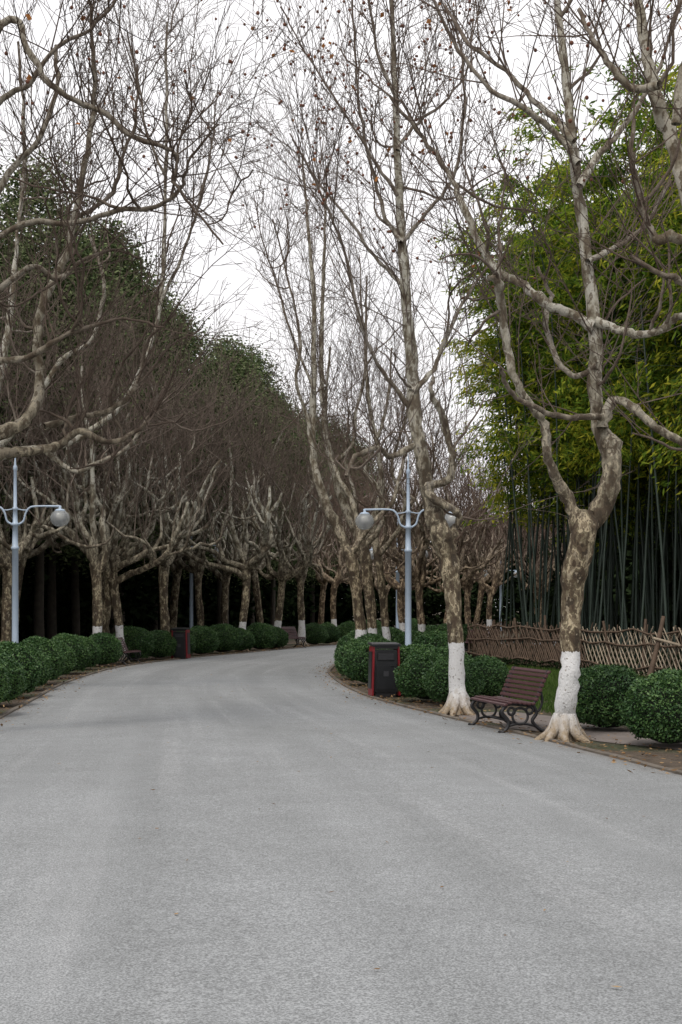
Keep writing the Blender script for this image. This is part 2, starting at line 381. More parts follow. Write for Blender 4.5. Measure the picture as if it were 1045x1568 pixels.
# tree A (right, near)
A=Hero(120,.92)
A.limb([(864,1140,.19),(866,1100,.155),(870,1050,.135),(873,1000,.13),(876,930,.142),(883,865,.165),(893,815,.18),(896,785,.15)],K=14,wig=.006); A.roots(865,.19)
o=A.limb([(893,815,.15),(920,780,.15),(935,735,.14),(936,690,.135),(920,650,.11),(913,590,.095),(912,500,.088),(903,390,.08),(890,290,.075),(878,190,.066),(869,90,.055),(860,-10,.045),(850,-140,.03)],(0,.3),22,(1.2,3.0),.4,K=12,wig=.007)
A.sublimbs(o,5,.4)
o=A.limb([(888,815,.12),(872,768,.085),(848,735,.07),(834,700,.065),(828,655,.062),(805,630,.055),(781,592,.055),(768,545,.055),(757,480,.06),(752,455,.05),(735,450,.035)],(0,-.9),8,(1,2.2),.55); A.sublimbs(o,2,.6)
o=A.limb([(922,655,.08),(938,615,.065),(960,625,.06),(990,655,.06),(1030,680,.055),(1070,700,.05),(1120,690,.035)],(0,-.6),5,(1,2.2)); A.sublimbs(o,2)
o=A.limb([(911,500,.085),(880,478,.07),(840,462,.065),(808,430,.062),(765,398,.058),(730,340,.052),(706,275,.045),(690,235,.038),(655,180,.03),(600,110,.02)],(0,.9),16,(1,2.6)); A.sublimbs(o,4)
o=A.limb([(910,490,.075),(940,505,.06),(970,520,.055),(1000,515,.055),(1020,497,.05),(1060,500,.045)],(0,-.7),4,(1,2.2)); A.sublimbs(o,2)
o=A.limb([(888,285,.06),(915,235,.05),(945,205,.04),(990,140,.035),(1030,60,.025),(1060,-40,.02)],(0,.6),8,(1,2.4))
o=A.limb([(885,250,.055),(850,205,.045),(800,175,.04),(750,150,.032),(700,90,.028),(660,20,.02),(640,-40,.015)],(0,-.5),12,(1,2.4))
o=A.limb([(880,215,.05),(830,150,.04),(780,90,.03),(720,30,.025),(690,-40,.02)],(0,.9),10,(1,2.4))
o=A.limb([(915,560,.05),(880,570,.04),(850,520,.04),(845,460,.035),(858,430,.03),(840,380,.02)],(0,1.0),4,(1,2.2)); A.sublimbs(o,1)
o=A.limb([(930,640,.05),(905,640,.045),(860,648,.04),(815,640,.035),(770,620,.03),(750,590,.025)],(0,-1.2),4,(.8,1.6))
o=A.limb([(900,400,.045),(950,370,.035),(1000,330,.03),(1040,260,.025)],(0,.5),6,(1,2.3))
A.done(90,7,(1.0,.97,.92))
# tree B
B=Hero(97,.92)
B.limb([(701,1096,.19),(700,1060,.15),(697,980,.135),(692,900,.145),(686,850,.18),(672,810,.19),(662,785,.15)],K=14,wig=.006); B.roots(701,.18)
o=B.limb([(668,810,.15),(655,750,.125),(644,690,.115),(635,640,.12),(632,580,.105),(626,500,.095),(619,420,.085),(613,320,.072),(609,220,.06),(605,120,.05),(602,30,.04),(598,-70,.03)],(0,.2),30,(1.4,3.6),.35,K=12,wig=.007,sp=.4)
B.sublimbs(o,5,.1)
o=B.limb([(680,830,.12),(700,805,.06),(697,785,.06),(660,762,.08),(655,745,.07),(684,738,.065),(690,700,.06),(680,665,.06),(672,635,.055),(655,605,.04),(662,585,.03)],(0,-.5),6,(.8,1.8),.5); B.sublimbs(o,1,.5)
o=B.limb([(634,630,.055),(600,590,.036),(565,540,.031),(545,480,.028),(525,390,.024),(490,310,.019),(450,240,.013)],(0,-.8),13,(1.2,2.8),sp=.4)
o=B.limb([(614,370,.04),(592,330,.033),(570,250,.028),(552,160,.024),(545,60,.02),(540,-30,.015)],(0,.7),13,(1.2,2.8),sp=.4)
o=B.limb([(616,370,.04),(650,330,.032),(688,285,.028),(706,220,.025),(705,130,.022),(690,40,.018)],(0,-.6),11,(1.2,2.8),sp=.4)
o=B.limb([(609,230,.036),(640,180,.028),(690,140,.022),(730,70,.018)],(0,.5),10,(1.2,2.4),sp=.4)
o=B.limb([(620,440,.04),(575,385,.031),(530,320,.025),(480,250,.019),(440,170,.013)],(0,1.0),13,(1.2,2.8),sp=.4)
o=B.limb([(608,300,.032),(570,240,.026),(520,170,.02),(470,90,.015),(430,20,.012)],(0,-.3),12,(1.2,2.6),sp=.4)
o=B.limb([(632,600,.055),(665,560,.042),(690,500,.036),(720,440,.028),(760,380,.02)],(0,1.0),8,(1.2,2.6),sp=.4); B.sublimbs(o,2)
o=B.limb([(640,680,.06),(600,700,.045),(575,690,.045),(545,705,.04),(530,735,.035)],(0,-.7),6,(1,2.2)); B.sublimbs(o,2)
o=B.limb([(606,150,.035),(580,90,.028),(565,20,.02),(560,-40,.015)],(0,-.4),10,(1,2.2),sp=.4)
B.done(520,7,(1.0,.98,.94))
# trees C (inside of the bend)
for s,tr,lims,ru in (
 (61,[(556,1034,.21),(552,970,.18),(545,905,.18),(536,855,.17),(518,812,.15),(497,765,.135),(482,715,.12),(478,645,.11),(481,560,.09),(480,450,.065),(470,330,.045),(462,230,.03)],
   [[(540,870,.12),(548,820,.09),(540,770,.08),(520,730,.075),(505,690,.06),(498,620,.05),(505,520,.035)],
    [(480,700,.07),(470,640,.06),(455,590,.05),(460,520,.04),(440,430,.03),(420,350,.02)],
    [(481,600,.05),(450,520,.04),(425,440,.03),(400,360,.02),(385,280,.015)],
    [(535,850,.1),(570,800,.08),(600,770,.07),(620,700,.05),(640,650,.04)]],556),
 (57,[(572,1036,.19),(570,960,.16),(563,890,.17),(555,835,.18),(528,775,.15),(508,705,.125),(497,640,.10),(492,560,.08),(494,440,.06),(498,330,.04),(500,250,.025)],
   [[(556,840,.12),(585,800,.08),(580,750,.075),(560,720,.07),(575,680,.06),(595,610,.04),(600,530,.03)],
    [(510,710,.08),(540,680,.06),(545,630,.05),(560,560,.04),(555,470,.03),(550,380,.02)]],572),
 (53,[(594,1024,.18),(591,960,.15),(585,900,.16),(578,850,.15),(572,800,.13),(585,750,.11),(580,690,.09),(565,620,.07),(560,520,.05),(562,420,.03)],
   [[(580,850,.11),(610,810,.08),(620,760,.07),(600,720,.06),(615,660,.05),(640,590,.035)],
    [(578,840,.1),(550,800,.08),(545,760,.06),(530,700,.05),(535,620,.035)]],594)):
    C=Hero(s,.8); C.limb(tr,(0,.2),26,(1.8,4.4),.45,K=12,wig=.01,sp=.42,dens=2.6); C.roots(ru,.15)
    for l in lims:
        o=C.limb(l,(0,U(-1.4,1.4)),9,(1.5,4.0),.35,K=8,sp=.4,dens=2.6); C.sublimbs(o,3,.2,(.8,2),3,(1.2,3.2))
    C.done(0,7,(.98,.93,.86))
# near-left tree, trunk just outside the view
D=Hero(122,.85,.95)
D.limb([(-170,1142,.24),(-168,1050,.19),(-165,900,.19),(-150,800,.21),(-130,740,.2)],K=12); D.roots(-170,.22)
o=D.limb([(-130,745,.15),(-60,705,.12),(0,690,.085),(40,685,.07),(75,672,.06),(105,648,.055),(150,665,.045),(195,640,.035),(225,600,.025)],(0,1.2),8,(.8,2.0),.5); D.sublimbs(o,4,.5)
o=D.limb([(-140,760,.16),(-80,700,.13),(-10,660,.115),(25,640,.095),(42,590,.08),(38,520,.075),(45,440,.065),(70,370,.06),(88,280,.052),(105,180,.047),(112,90,.04),(105,0,.035),(100,-90,.025)],(0,1.8),20,(1,2.8),.5); D.sublimbs(o,5,.4)
o=D.limb([(30,630,.06),(80,610,.05),(130,600,.045),(165,570,.04),(180,520,.035),(190,470,.03),(235,420,.02)],(1.5,2.4),9,(.8,2.2)); D.sublimbs(o,3)
o=D.limb([(-140,740,.15),(-100,640,.13),(-50,580,.10),(0,560,.055),(50,552,.045),(95,530,.04),(140,515,.03),(200,500,.02),(260,515,.013)],(0,-.6),8,(.8,1.8),.6); D.sublimbs(o,3,.6)
o=D.limb([(-110,650,.12),(-80,520,.11),(-30,400,.07),(0,372,.045),(50,345,.042),(120,350,.04),(185,335,.037),(240,328,.034),(280,305,.028),(300,260,.02),(340,210,.013)],(0,-.5),14,(.8,2.0),.45); D.sublimbs(o,3,.5)
o=D.limb([(-90,560,.12),(-80,350,.10),(-40,150,.08),(0,60,.055),(30,40,.05),(50,90,.047),(100,158,.044),(160,185,.04),(205,225,.037),(250,245,.033),(280,262,.027),(275,300,.022),(310,350,.017),(350,400,.012)],(0,-.8),14,(.8,2.0),.45); D.sublimbs(o,3,.5)
o=D.limb([(-60,240,.07),(0,145,.045),(40,120,.04),(80,60,.032),(130,20,.025),(170,-30,.02)],(0,.5),9,(.8,2.0))
o=D.limb([(-40,480,.07),(0,430,.045),(45,400,.04),(80,415,.035),(110,380,.03),(160,360,.022),(200,370,.015)],(0,.9),8,(.8,2.0)); D.sublimbs(o,2)
o=D.limb([(85,280,.04),(130,240,.035),(150,170,.03),(170,80,.025),(165,-20,.02)],(1.5,2.5),10,(1,2.2))
o=D.limb([(-60,400,.06),(0,250,.05),(40,190,.04),(60,100,.035),(50,0,.03)],(0,1.4),10,(1,2.4))
D.done(60,8,(.64,.60,.54))
# second left tree a little further, straight pale leader seen at u~245
D2=Hero(78,.82,.95)
D2.limb([(-95,1062,.22),(-95,960,.18),(-90,880,.19),(-80,800,.2)],K=12); D2.roots(-95,.2)
for l,dy in (([(-80,810,.14),(-40,720,.11),(30,690,.1),(90,680,.085),(140,650,.08),(185,610,.07),(210,560,.06),(235,480,.055),(243,380,.05),(247,250,.045),(245,120,.04),(246,0,.03)],(0,1)),
             ([(-80,800,.14),(-50,720,.12),(10,680,.09),(50,640,.08),(100,560,.06),(150,530,.05),(170,450,.04),(150,380,.03)],(0,-1)),
             ([(240,440,.045),(275,360,.035),(300,290,.03),(320,200,.022),(330,110,.015)],(1,.6)),
             ([(245,250,.04),(215,180,.03),(200,100,.025),(180,10,.018)],(1,1.3)),
             ([(-80,800,.14),(-60,700,.12),(-10,600,.1),(10,480,.07),(20,350,.05),(30,200,.04),(20,50,.03)],(0,.5)),
             ([(60,685,.07),(110,720,.055),(150,710,.05),(200,690,.045),(240,640,.035),(290,600,.02)],(.4,-1))):
    o=D2.limb(l,dy,15,(1.2,3.0),.35,K=9,sp=.45); D2.sublimbs(o,4,.3,(1,2),3,(1.2,2.8))
D2.done(0,7,(1.02,1.0,.95))
# near-right tree, trunk outside the view
Eh=Hero(146,.9,.9)
Eh.limb([(1150,1178,.22),(1146,1050,.19),(1140,900,.19),(1120,760,.2)],K=12); Eh.roots(1150,.2)
o=Eh.limb([(1120,760,.15),(1110,600,.12),(1085,400,.10),(1055,280,.09),(1035,195,.085),(1015,150,.08),(1003,90,.07),(992,0,.06),(985,-100,.04)],(0,.4),10,(.8,2.0),.5); Eh.sublimbs(o,3,.5)
o=Eh.limb([(1085,400,.09),(1060,375,.06),(1020,368,.06),(1000,375,.05),(985,350,.04),(968,300,.035),(955,250,.03),(960,200,.02)],(0,-.4),6,(.7,1.6)); Eh.sublimbs(o,1)
o=Eh.limb([(1010,130,.055),(975,125,.045),(940,90,.04),(915,40,.032),(900,-20,.025)],(0,.5),8,(.7,1.8))
o=Eh.limb([(1035,190,.06),(1045,110,.05),(1060,30,.04),(1080,-50,.03)],(0,-.3),6,(.7,1.8))
o=Eh.limb([(1110,560,.09),(1070,470,.06),(1030,440,.04),(990,435,.03),(950,410,.02)],(0,-.6),6,(.7,1.6))
Eh.done(40,7,(.80,.75,.68))

# ---- rows of plane trees (instances)
rows=[(-9.3,39.3,1.0,0),(-10.2,44,1.05,0),(-7.15,41.9,1.05,1),(-6.75,43.8,.95,1),(-6.1,49.8,1.05,0),(-5.6,57,1.1,0),(-3.9,55.2,1.05,1),(-2.75,58.8,1.05,1),(-1.7,61.8,1,1),(-.3,68,1,1),
 (-12.5,36,1.15,0),(-11.5,47,1.15,0),(-8.6,52,1.1,0),(-7.2,60,1.15,0),(-5.4,66,1.15,0),(-3.9,70,1.1,0),(-1.2,80,1.1,0),(-10,64,1.15,0),(-7.9,46.5,1.05,0),
 (1.2,86,1.05,0),(3.2,74.5,1,1),(7.5,80,1,0),
 (2.7,47,.9,1),(2.3,51.5,.85,1),(4.2,55,.9,1),(5.4,60.5,.9,0),(6.9,66,.9,1),(9.5,67,.9,0),(10.5,76,.95,0),(14,72,.9,0),(7,96,1,0),(3,100,1.05,0)]
for i,(x,y,s,pt) in enumerate(rows):
    k=s*U(.95,1.05)
    o=obj('plane_tree',PT[(i*3+i//4)%5],(x,y,0),U(0,6.28),(k,k,k*(1.04 if x<0 else 1))); o.pass_index=pt
    o.color=(1.05,1.04,.99,1) if x<-1.5 else (1.12,1.0,.93,1)

# ---------------------------------------------------------------- evergreen forest (one merged mesh + trunks)
def evergreen(z0,H,R,nc,nl,lsz=.2):
    C=[]
    for i in range(nc):
        t=rng.random()**.8; z=z0+(H-z0)*t; rr=R*(math.sin(math.pi*min(1,(.12+.88*t)**.8))**.7)*(0.6+.4*rng.random())+.15
        a=rng.random()*6.283; C.append((rr*math.cos(a),rr*math.sin(a),z))
    C=np.repeat(np.array(C),nl,axis=0); n=len(C); C=C+rng.normal(0,1,(n,3))*np.array((.45,.45,.40))
    D_=randdir(n); D_[:,2]=-abs(D_[:,2])*.5; D_/=np.linalg.norm(D_,axis=1,keepdims=True)
    return leafarr(C,D_,perp(D_),rng.uniform(.7,1.3,n)*lsz,rng.uniform(.7,1.3,n)*lsz*.5)
EG=[evergreen(3.8,16,3.0,360,70,.17) for _ in range(3)]
EGb=[evergreen(3.8,16,3.0,150,40,.36) for _ in range(2)]
EB=[evergreen(.2,7.5,3.0,120,28,.5) for _ in range(2)]
tt=Tubes(); tt.add(walk((0,0,-.1),(0,0,1),12,8,.03,.05),[.2-.02*i for i in range(9)],8)
for _ in range(10): tt.add(walk((0,0,U(3,10)),(G(0,1),G(0,1),.5),2.4,4,.1,.05),[.05,.04,.03,.02,.01],4)
TM=tt.arrays()
mc=Merge(); mu=Merge(); mt=Merge()
line=[(-15,34),(-13.0,40),(-11.2,48),(-9.2,56),(-8.0,64),(-6.8,73),(-5.6,83),(-4.0,95),(-1.6,110),(3,122)]
lp=catmull(line,3)
for i,p in enumerate(lp):
    for k in range(2):
        q=(p[0]-k*4.4+G(0,.5)-(.5 if k==0 else 0),p[1]+k*2.0+G(0,.7),0); sc=U(.90,1.03)*(1+.04*k)*(.93 if p[1]<42 else 1)
        mc.add((EG if k==0 else EGb)[(i+k)%2+(1 if k==0 and i%3==0 else 0)],q,U(0,6.28),(sc,sc,sc*U(.96,1.04)),U(-.12,.12)); mt.add(TM,q,U(0,6),sc)
    for k in range(2):
        mu.add(EB[(i+k)%2],(p[0]-3.2-k*5+G(0,.8),p[1]+2+G(0,1),0),U(0,6.28),U(.8,1.1),U(-.1,.1))
for x in np.arange(-2,60,3.2):
    mu.add(EB[int(x)%2],(x,112+G(0,3),0),U(0,6),U(1.1,1.35))
    mu.add(EB[int(x+1)%2],(x+6,103+G(0,2),0),U(0,6),U(.8,1.0))
    mc.add(EGb[int(x)%2],(x+2,124+G(0,3),0),U(0,6),U(.75,.9)*(1 if x>24 else .7),U(-.12,.12))
for i in range(18):
    mu.add(EB[i%2],(-22-U(0,6)+i*.6,24+i*4.5,0),U(0,6),U(1.1,1.5))
for k in range(16):
    mu.add(EB[k%2],(12.5+U(0,4)+k*.5,62-k*2.4,0),U(0,6),U(1.0,1.3))
for k in range(5):
    mu.add(EB[k%2],(12.5+k*1.6,70+k*5,0),U(0,6),U(.8,1.0))
for k in range(7):
    mc.add(EGb[k%2],(17+k*1.6,64-k*4,0),U(0,6),U(.75,.95))
FR=obj('evergreen_forest',mc.mesh('evergreen_crowns',EVERG))
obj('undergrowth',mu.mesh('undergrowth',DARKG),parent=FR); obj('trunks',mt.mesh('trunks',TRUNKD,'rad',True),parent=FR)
LP=np.array(lp)
Ng=20000; t=rng.random(Ng)*(len(lp)-1); ii=t.astype(int).clip(0,len(lp)-2); base=LP[ii]+(LP[ii+1]-LP[ii])*(t-ii)[:,None]
Cc=np.zeros((Ng,3)); Cc[:,:2]=base+np.stack([rng.uniform(-4,3.0,Ng),rng.uniform(-2,2,Ng)],1); Cc[:,2]=rng.random(Ng)**1.5*.45
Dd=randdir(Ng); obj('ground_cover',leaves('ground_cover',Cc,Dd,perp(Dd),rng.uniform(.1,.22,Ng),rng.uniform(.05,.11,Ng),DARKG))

# ---------------------------------------------------------------- bamboo grove (one merged mesh)
def bamboo(H):
    T=Tubes(); lean=Vector((G(0,.08),G(0,.08),1)); pts=walk((0,0,-.05),lean,H*.75,9,.018,.0)
    d=(pts[-1]-pts[-2]).normalized(); a=U(0,6.28); dro=Vector((math.cos(a),math.sin(a),-.35))
    p=pts[-1].copy()
    for k in range(6): d=(d+dro*.10).normalized(); p=p+d*H*.045; pts.append(p.copy())
    nn=len(pts); T.add(pts,[.036*(1-.8*i/nn) for i in range(nn)],6)
    C=[];D_=[]
    for k in range(72):
        t=U(.30,1)**.9*(nn-1); i=min(nn-2,int(t)); q=pts[i].lerp(pts[i+1],t-i); a=U(0,6.28)
        w=walk(q,(math.cos(a),math.sin(a),.45),U(.7,1.8)*(1.3-.5*t/nn),4,.08,-.18)
        if k%2: T.add(w,[.008,.006,.005,.004,.003],3)
        for m in range(30):
            s=U(.25,1)*4; j=min(3,int(s)); c=w[j].lerp(w[j+1],s-j)+rv()*.08; dd=(w[j+1]-w[j]).normalized()*.7+rv()*.5+Vector((0,0,-.45)); dd.normalize(); C.append(c); D_.append(dd)
    C=np.array(C);D_=np.array(D_); n=len(C); W=perp(D_)
    return T.arrays(),leafarr(C,D_,W,rng.uniform(.15,.29,n),rng.uniform(.04,.065,n))
BT=[bamboo(h) for h in (11,12,13.5,14.5,12.5,13.5)]
fence=[(3.9,43.5),(4.6,41.5),(5.8,38),(7.7,32.4),(9.2,29.0),(12,25)]
fc=catmull(fence,6)
cnt=0; mb=Merge(); ml=Merge()
while cnt<235:
    i=random.randint(0,len(fc)-1); off=abs(G(0,1))*4.0+.9
    x=fc[i][0]+off*.92+G(0,.3); y=fc[i][1]+off*.45+G(0,.5)
    if y<27: continue
    if (x*2178/y+522)>1320: continue
    c,f=BT[random.randint(0,5)]; rz=U(0,6.28); s=U(.86,1.12)*(.86 if y>43 else 1)
    mb.add(c,(x,y,0),rz,s); ml.add(f,(x,y,0),rz,s,U(-.26,.28)); cnt+=1
BG=obj('bamboo_grove',mb.mesh('bamboo_culms',CULM,'rad',True)); obj('foliage',ml.mesh('bamboo_foliage',BAMB),parent=BG)
Ng=14000; ii=rng.integers(0,len(fc)-1,Ng); FC=np.array(fc); base=FC[ii]+(FC[ii+1]-FC[ii])*rng.random(Ng)[:,None]
Cc=np.zeros((Ng,3)); o_=rng.uniform(-.5,1.6,Ng); Cc[:,0]=base[:,0]+o_; Cc[:,1]=base[:,1]+o_*.4; Cc[:,2]=rng.random(Ng)**1.4*np.where(o_>0,.6,.25)
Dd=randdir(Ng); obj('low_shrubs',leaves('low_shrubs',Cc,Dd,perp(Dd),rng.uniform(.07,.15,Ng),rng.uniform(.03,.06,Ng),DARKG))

# ---------------------------------------------------------------- fence
FE=empty('bamboo_fence'); Tf=Tubes(); Td=Tubes()
fl=np.array(catmull(fence,30)); seg=np.r_[0,np.cumsum(np.linalg.norm(np.diff(fl,axis=0),axis=1))]
def fpt(s): return np.array((np.interp(s,seg,fl[:,0]),np.interp(s,seg,fl[:,1])))
s=0
while s<seg[-1]-1:
    light=s>7.0; T=Tf if light else Td; h=U(1.05,1.25)
    for sg in (1,-1):
        a=fpt(s+ (0 if sg>0 else .8)); b=fpt(s+(.8 if sg>0 else 0)); o=.02*sg
        T.add([(a[0]+o,a[1]+o,0),((a[0]+b[0])/2+o,(a[1]+b[1])/2+o,h/2),(b[0]+o+G(0,.04),b[1]+o,h+G(0,.07))],[.018,.017,.015],5)
    if not light or random.random()<.25:
        a=fpt(s); Td.add([(a[0],a[1],0),(a[0]+G(0,.03),a[1],.6),(a[0]+G(0,.04),a[1],1.2+G(0,.08))],[.016,.015,.013],5)
    s+=(.19 if light else .12)*U(.8,1.2)
for z in (.25,.8,1.12):
    q=[fpt(t) for t in np.arange(0,seg[-1]-1,.7)]; Td.add([(p[0]-.03,p[1]-.03,z+G(0,.04)) for p in q],[.026]*len(q),6)
for t in np.arange(0,seg[-1]-1,1.7):
    p=fpt(t); Td.add([(p[0],p[1],-.05),(p[0]+G(0,.05),p[1],.6),(p[0]+G(0,.08),p[1],1.35+U(-.1,.15))],[.045,.04,.035],7)
p=fpt(11.3)
Td.add([(p[0]-.55,p[1]-.4,0),(p[0]-.35,p[1]-.4,.8),(p[0]-.2,p[1]-.4,1.5)],[.07,.06,.05],8)
Tf.add([(p[0]-.45,p[1]-.45,1.0),(p[0]+.1,p[1]-.5,.85),(p[0]+.75,p[1]-.5,.5)],[.035,.035,.03],7)
obj('lattice',Tf.mesh('lattice',BFENCE),parent=FE); obj('rails_and_posts',Td.mesh('rails',BFENCED),parent=FE)

# ---------------------------------------------------------------- clipped bushes
def bush(seed):
    r=np.random.default_rng(seed); n=13000; d=randdir(n); d[:,2]=np.where(d[:,2]<-.75,-d[:,2],d[:,2])
    ph=r.random(6)*6.28
    lump=1+.035*np.sin(d[:,0]*6+ph[0])*np.sin(d[:,1]*5+ph[1])+.03*np.sin(d[:,2]*8+d[:,0]*4+ph[2])+.02*np.sin(d[:,1]*15+ph[3])*np.sin(d[:,0]*13+ph[4])
    rad=.5*lump*(1-abs(r.normal(0,.05,n))+.05*(r.random(n)<.12)); C=d*rad[:,None]; C[:,2]=C[:,2]*.95+.46
    ax=d*.6+randdir(n)*.9; ax/=np.linalg.norm(ax,axis=1,keepdims=True)
    return leaves('boxwood_foliage',C,ax,perp(ax),r.uniform(.026,.054,n),r.uniform(.015,.028,n),BOX)
BM=[bush(i) for i in range(3)]
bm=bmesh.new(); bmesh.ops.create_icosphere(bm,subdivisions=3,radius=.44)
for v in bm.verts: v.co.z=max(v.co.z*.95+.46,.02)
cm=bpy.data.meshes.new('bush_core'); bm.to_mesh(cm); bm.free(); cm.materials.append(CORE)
def addbush(x,y,w,h=None):
    h=h or w*.92
    o=obj('boxwood_bush',BM[random.randint(0,2)],(x,y,0),U(0,6.28),(w,w,h)); obj('core',cm,(0,0,0),0,1,o)
for b in [(3.68,19.6,1.18,.95),(4.0,17.3,1.10,.98),(5.3,18.4,1.1,1.0),
          (1.55,25.6,1.1,.95),(1.15,27.4,1.15,1.0),(1.95,24.6,1.0,.88),(2.0,27.2,1.2,1.0),(1.6,29.0,1.2,1.0),(2.6,26.0,1.0,.85),
          (.62,31.0,1.15,1.0),(.45,33.4,1.2,1.0),(.75,35.0,1.2,1.1),(.45,37.4,1.2,1.1),(.55,40,1.2,1.1),(.9,43.3,1.2,1.1),(1.6,45.5,1.3,1.1),(2.4,36,1.3,1.15),(2.0,40,1.2,1.1),(3.0,43.5,1.3,1.2),(3.4,47,1.3,1.2),(3.3,52,1.2,1.1),(5,56,1.2,1.1),
          (-5.80,22.0,1.3,1.2),(-5.98,24.4,1.12,.98),(-6.25,26.6,1.22,1.1),(-6.45,29.0,1.08,.94),(-6.7,31.3,1.2,1.1),(-6.85,33.8,1.08,.96),(-7.0,36.2,1.2,1.08),(-7.05,38.6,1.05,.95),(-7.9,29.0,1.1,1.0),(-7.3,23.2,1.1,1.0),
          (-6.85,40.8,1.15,1.02),(-6.6,45.0,1.4,1.15),(-5.95,46.6,1.2,1.0),(-5.5,48.4,1.1,.95),(-4.95,50.2,1.3,1.1),(-4.35,52.4,1.4,1.15),(-3.85,54.2,1.1,.95),(-3.2,56.2,1.4,1.15),(-2.7,58.0,1.1,.95),(-1.2,63.2,1.2,1.05),(-.65,64.9,1.2,1.05),(.4,66.6,1.3,1.1),(1.5,68.5,1.3,1.2),(3.5,71,1.3,1.2)]:
    addbush(*b)

# ---------------------------------------------------------------- street lamps
def lamp(x,y,rz,sc=1):
    E=empty('street_lamp',(x,y,0),rz,sc)
    V,F=lathe([(.001,0),(.15,0),(.15,.10),(.12,.14),(.10,.30),(.088,.36),(.082,1.2),(.08,3.30),(.10,3.31),(.10,3.37),(.075,3.39),(.068,3.9),(.095,3.91),(.095,3.97),(.062,3.99),(.055,4.3),(.072,4.31),(.072,4.36),(.045,4.38),(.04,5.3),(.055,5.32),(.05,5.40),(.025,5.45),(.012,5.75),(.001,5.8)],20)
    obj('pole',mesh_np('pole',V,F,POLE),parent=E)
    T=Tubes()
    for sg in (1,-1):
        c=catmull([(sg*.06,0,3.93),(sg*.20,0,4.02),(sg*.26,0,4.22),(sg*.36,0,4.36),(sg*.55,0,4.40),(sg*1.0,0,4.40),(sg*1.12,0,4.40),(sg*1.14,0,4.37)],4)
        T.add(c,[.025]*len(c),8)
        T.add([(sg*.05,0,4.33),(sg*.2,0,4.30),(sg*.30,0,4.30)],[.015]*3,6)
    obj('arms',T.mesh('arms',POLE),parent=E)
    for sg in (1,-1):
        V,F=lathe([(.001,.10),(.03,.095),(.035,.03),(.10,.015),(.135,-.02),(.13,-.035),(.001,-.036)],20)
        obj('cap',mesh_np('cap',V,F,POLE),(sg*1.12,0,4.31),parent=E)
        pr=[(.12,-.03)]+[(.245*math.sin(a)*(1+.02*(i%2)),-.21+.22*math.cos(a)) for i,a in enumerate(np.linspace(.55,3.10,22))]
        V,F=lathe(pr,26); obj('globe',mesh_np('globe',V,F,GLASS),(sg*1.12,0,4.31),parent=E)
        V,F=lathe([(.001,-.05),(.08,-.05),(.10,-.10),(.10,-.20),(.07,-.24),(.001,-.25)],16); obj('inner_shade',mesh_np('inner_shade',V,F,FROST),(sg*1.12,0,4.31),parent=E)
lamp(-7.56,33.0,.05,.92); lamp(1.55,32.8,-.1,.90); lamp(-6.0,57,.1,.95); lamp(2.35,59,.1,.95); lamp(11.1,99,0,.97)

# ---------------------------------------------------------------- benches
def bench(x,y,rz,sc=1):
    E=empty('park_bench',(x,y,0),rz,sc); L=1.55
    sp=[(-.30,.405),(-.235,.43),(-.165,.437),(-.095,.430),(-.025,.42),(.045,.412),(.11,.415)]
    for i,(a,z) in enumerate(sp): box('seat_slat',(L,.055,.028),(0,a,z),WOOD,E,(math.radians((18,6,-2,-6,-6,0,12)[i]),0,0),.008)
    bp=[(.165,.475),(.195,.54),(.222,.605),(.248,.67),(.275,.735),(.305,.80),(.345,.855)]
    for i,(a,z) in enumerate(bp): box('back_slat',(L,.055,.026),(0,a,z),WOOD,E,(math.radians((62,67,68,68,66,62,48)[i]),0,0),.008)
    T=Tubes()
    for x0 in (-L/2+.10,L/2-.10):
        def c(P,r,sub=5):
            q=catmull([(x0,a,z) for a,z in P],sub); T.add(q,[r]*len(q),7)
        c([(-.31,.385),(-.2,.41),(0,.395),(.13,.40),(.19,.50),(.27,.70),(.36,.88)],.022)
        c([(-.27,.39),(-.33,.30),(-.24,.18),(-.25,.08),(-.33,.015),(-.38,.02)],.026)
        c([(.13,.40),(.18,.28),(.12,.17),(.22,.06),(.32,.015),(.36,.02)],.026)
        c([(.24,.62),(.27,.45),(.22,.32),(.15,.30)],.018)
        for cy,cz,r in ((-.06,.24,.115),(-.19,.31,.05),(.08,.32,.05)):
            a=np.linspace(0,2*math.pi,19); T.add([(x0,cy+r*math.cos(t),cz+r*math.sin(t)) for t in a],[.019]*19,6)
        c([(-.25,.10),(-.12,.13),(.02,.13),(.16,.10)],.018)
    T.add([(-L/2+.1,-.05,.13),(0,-.05,.13),(L/2-.1,-.05,.13)],[.013]*3,6)
    obj('cast_iron_frames',T.mesh('frames',IRON),parent=E)
bench(2.33,19.85,math.radians(-77),.96)
bench(-6.5,42.6,math.radians(78),.9); bench(-2.2,59.6,math.radians(50)); bench(5.0,52,math.radians(-50))

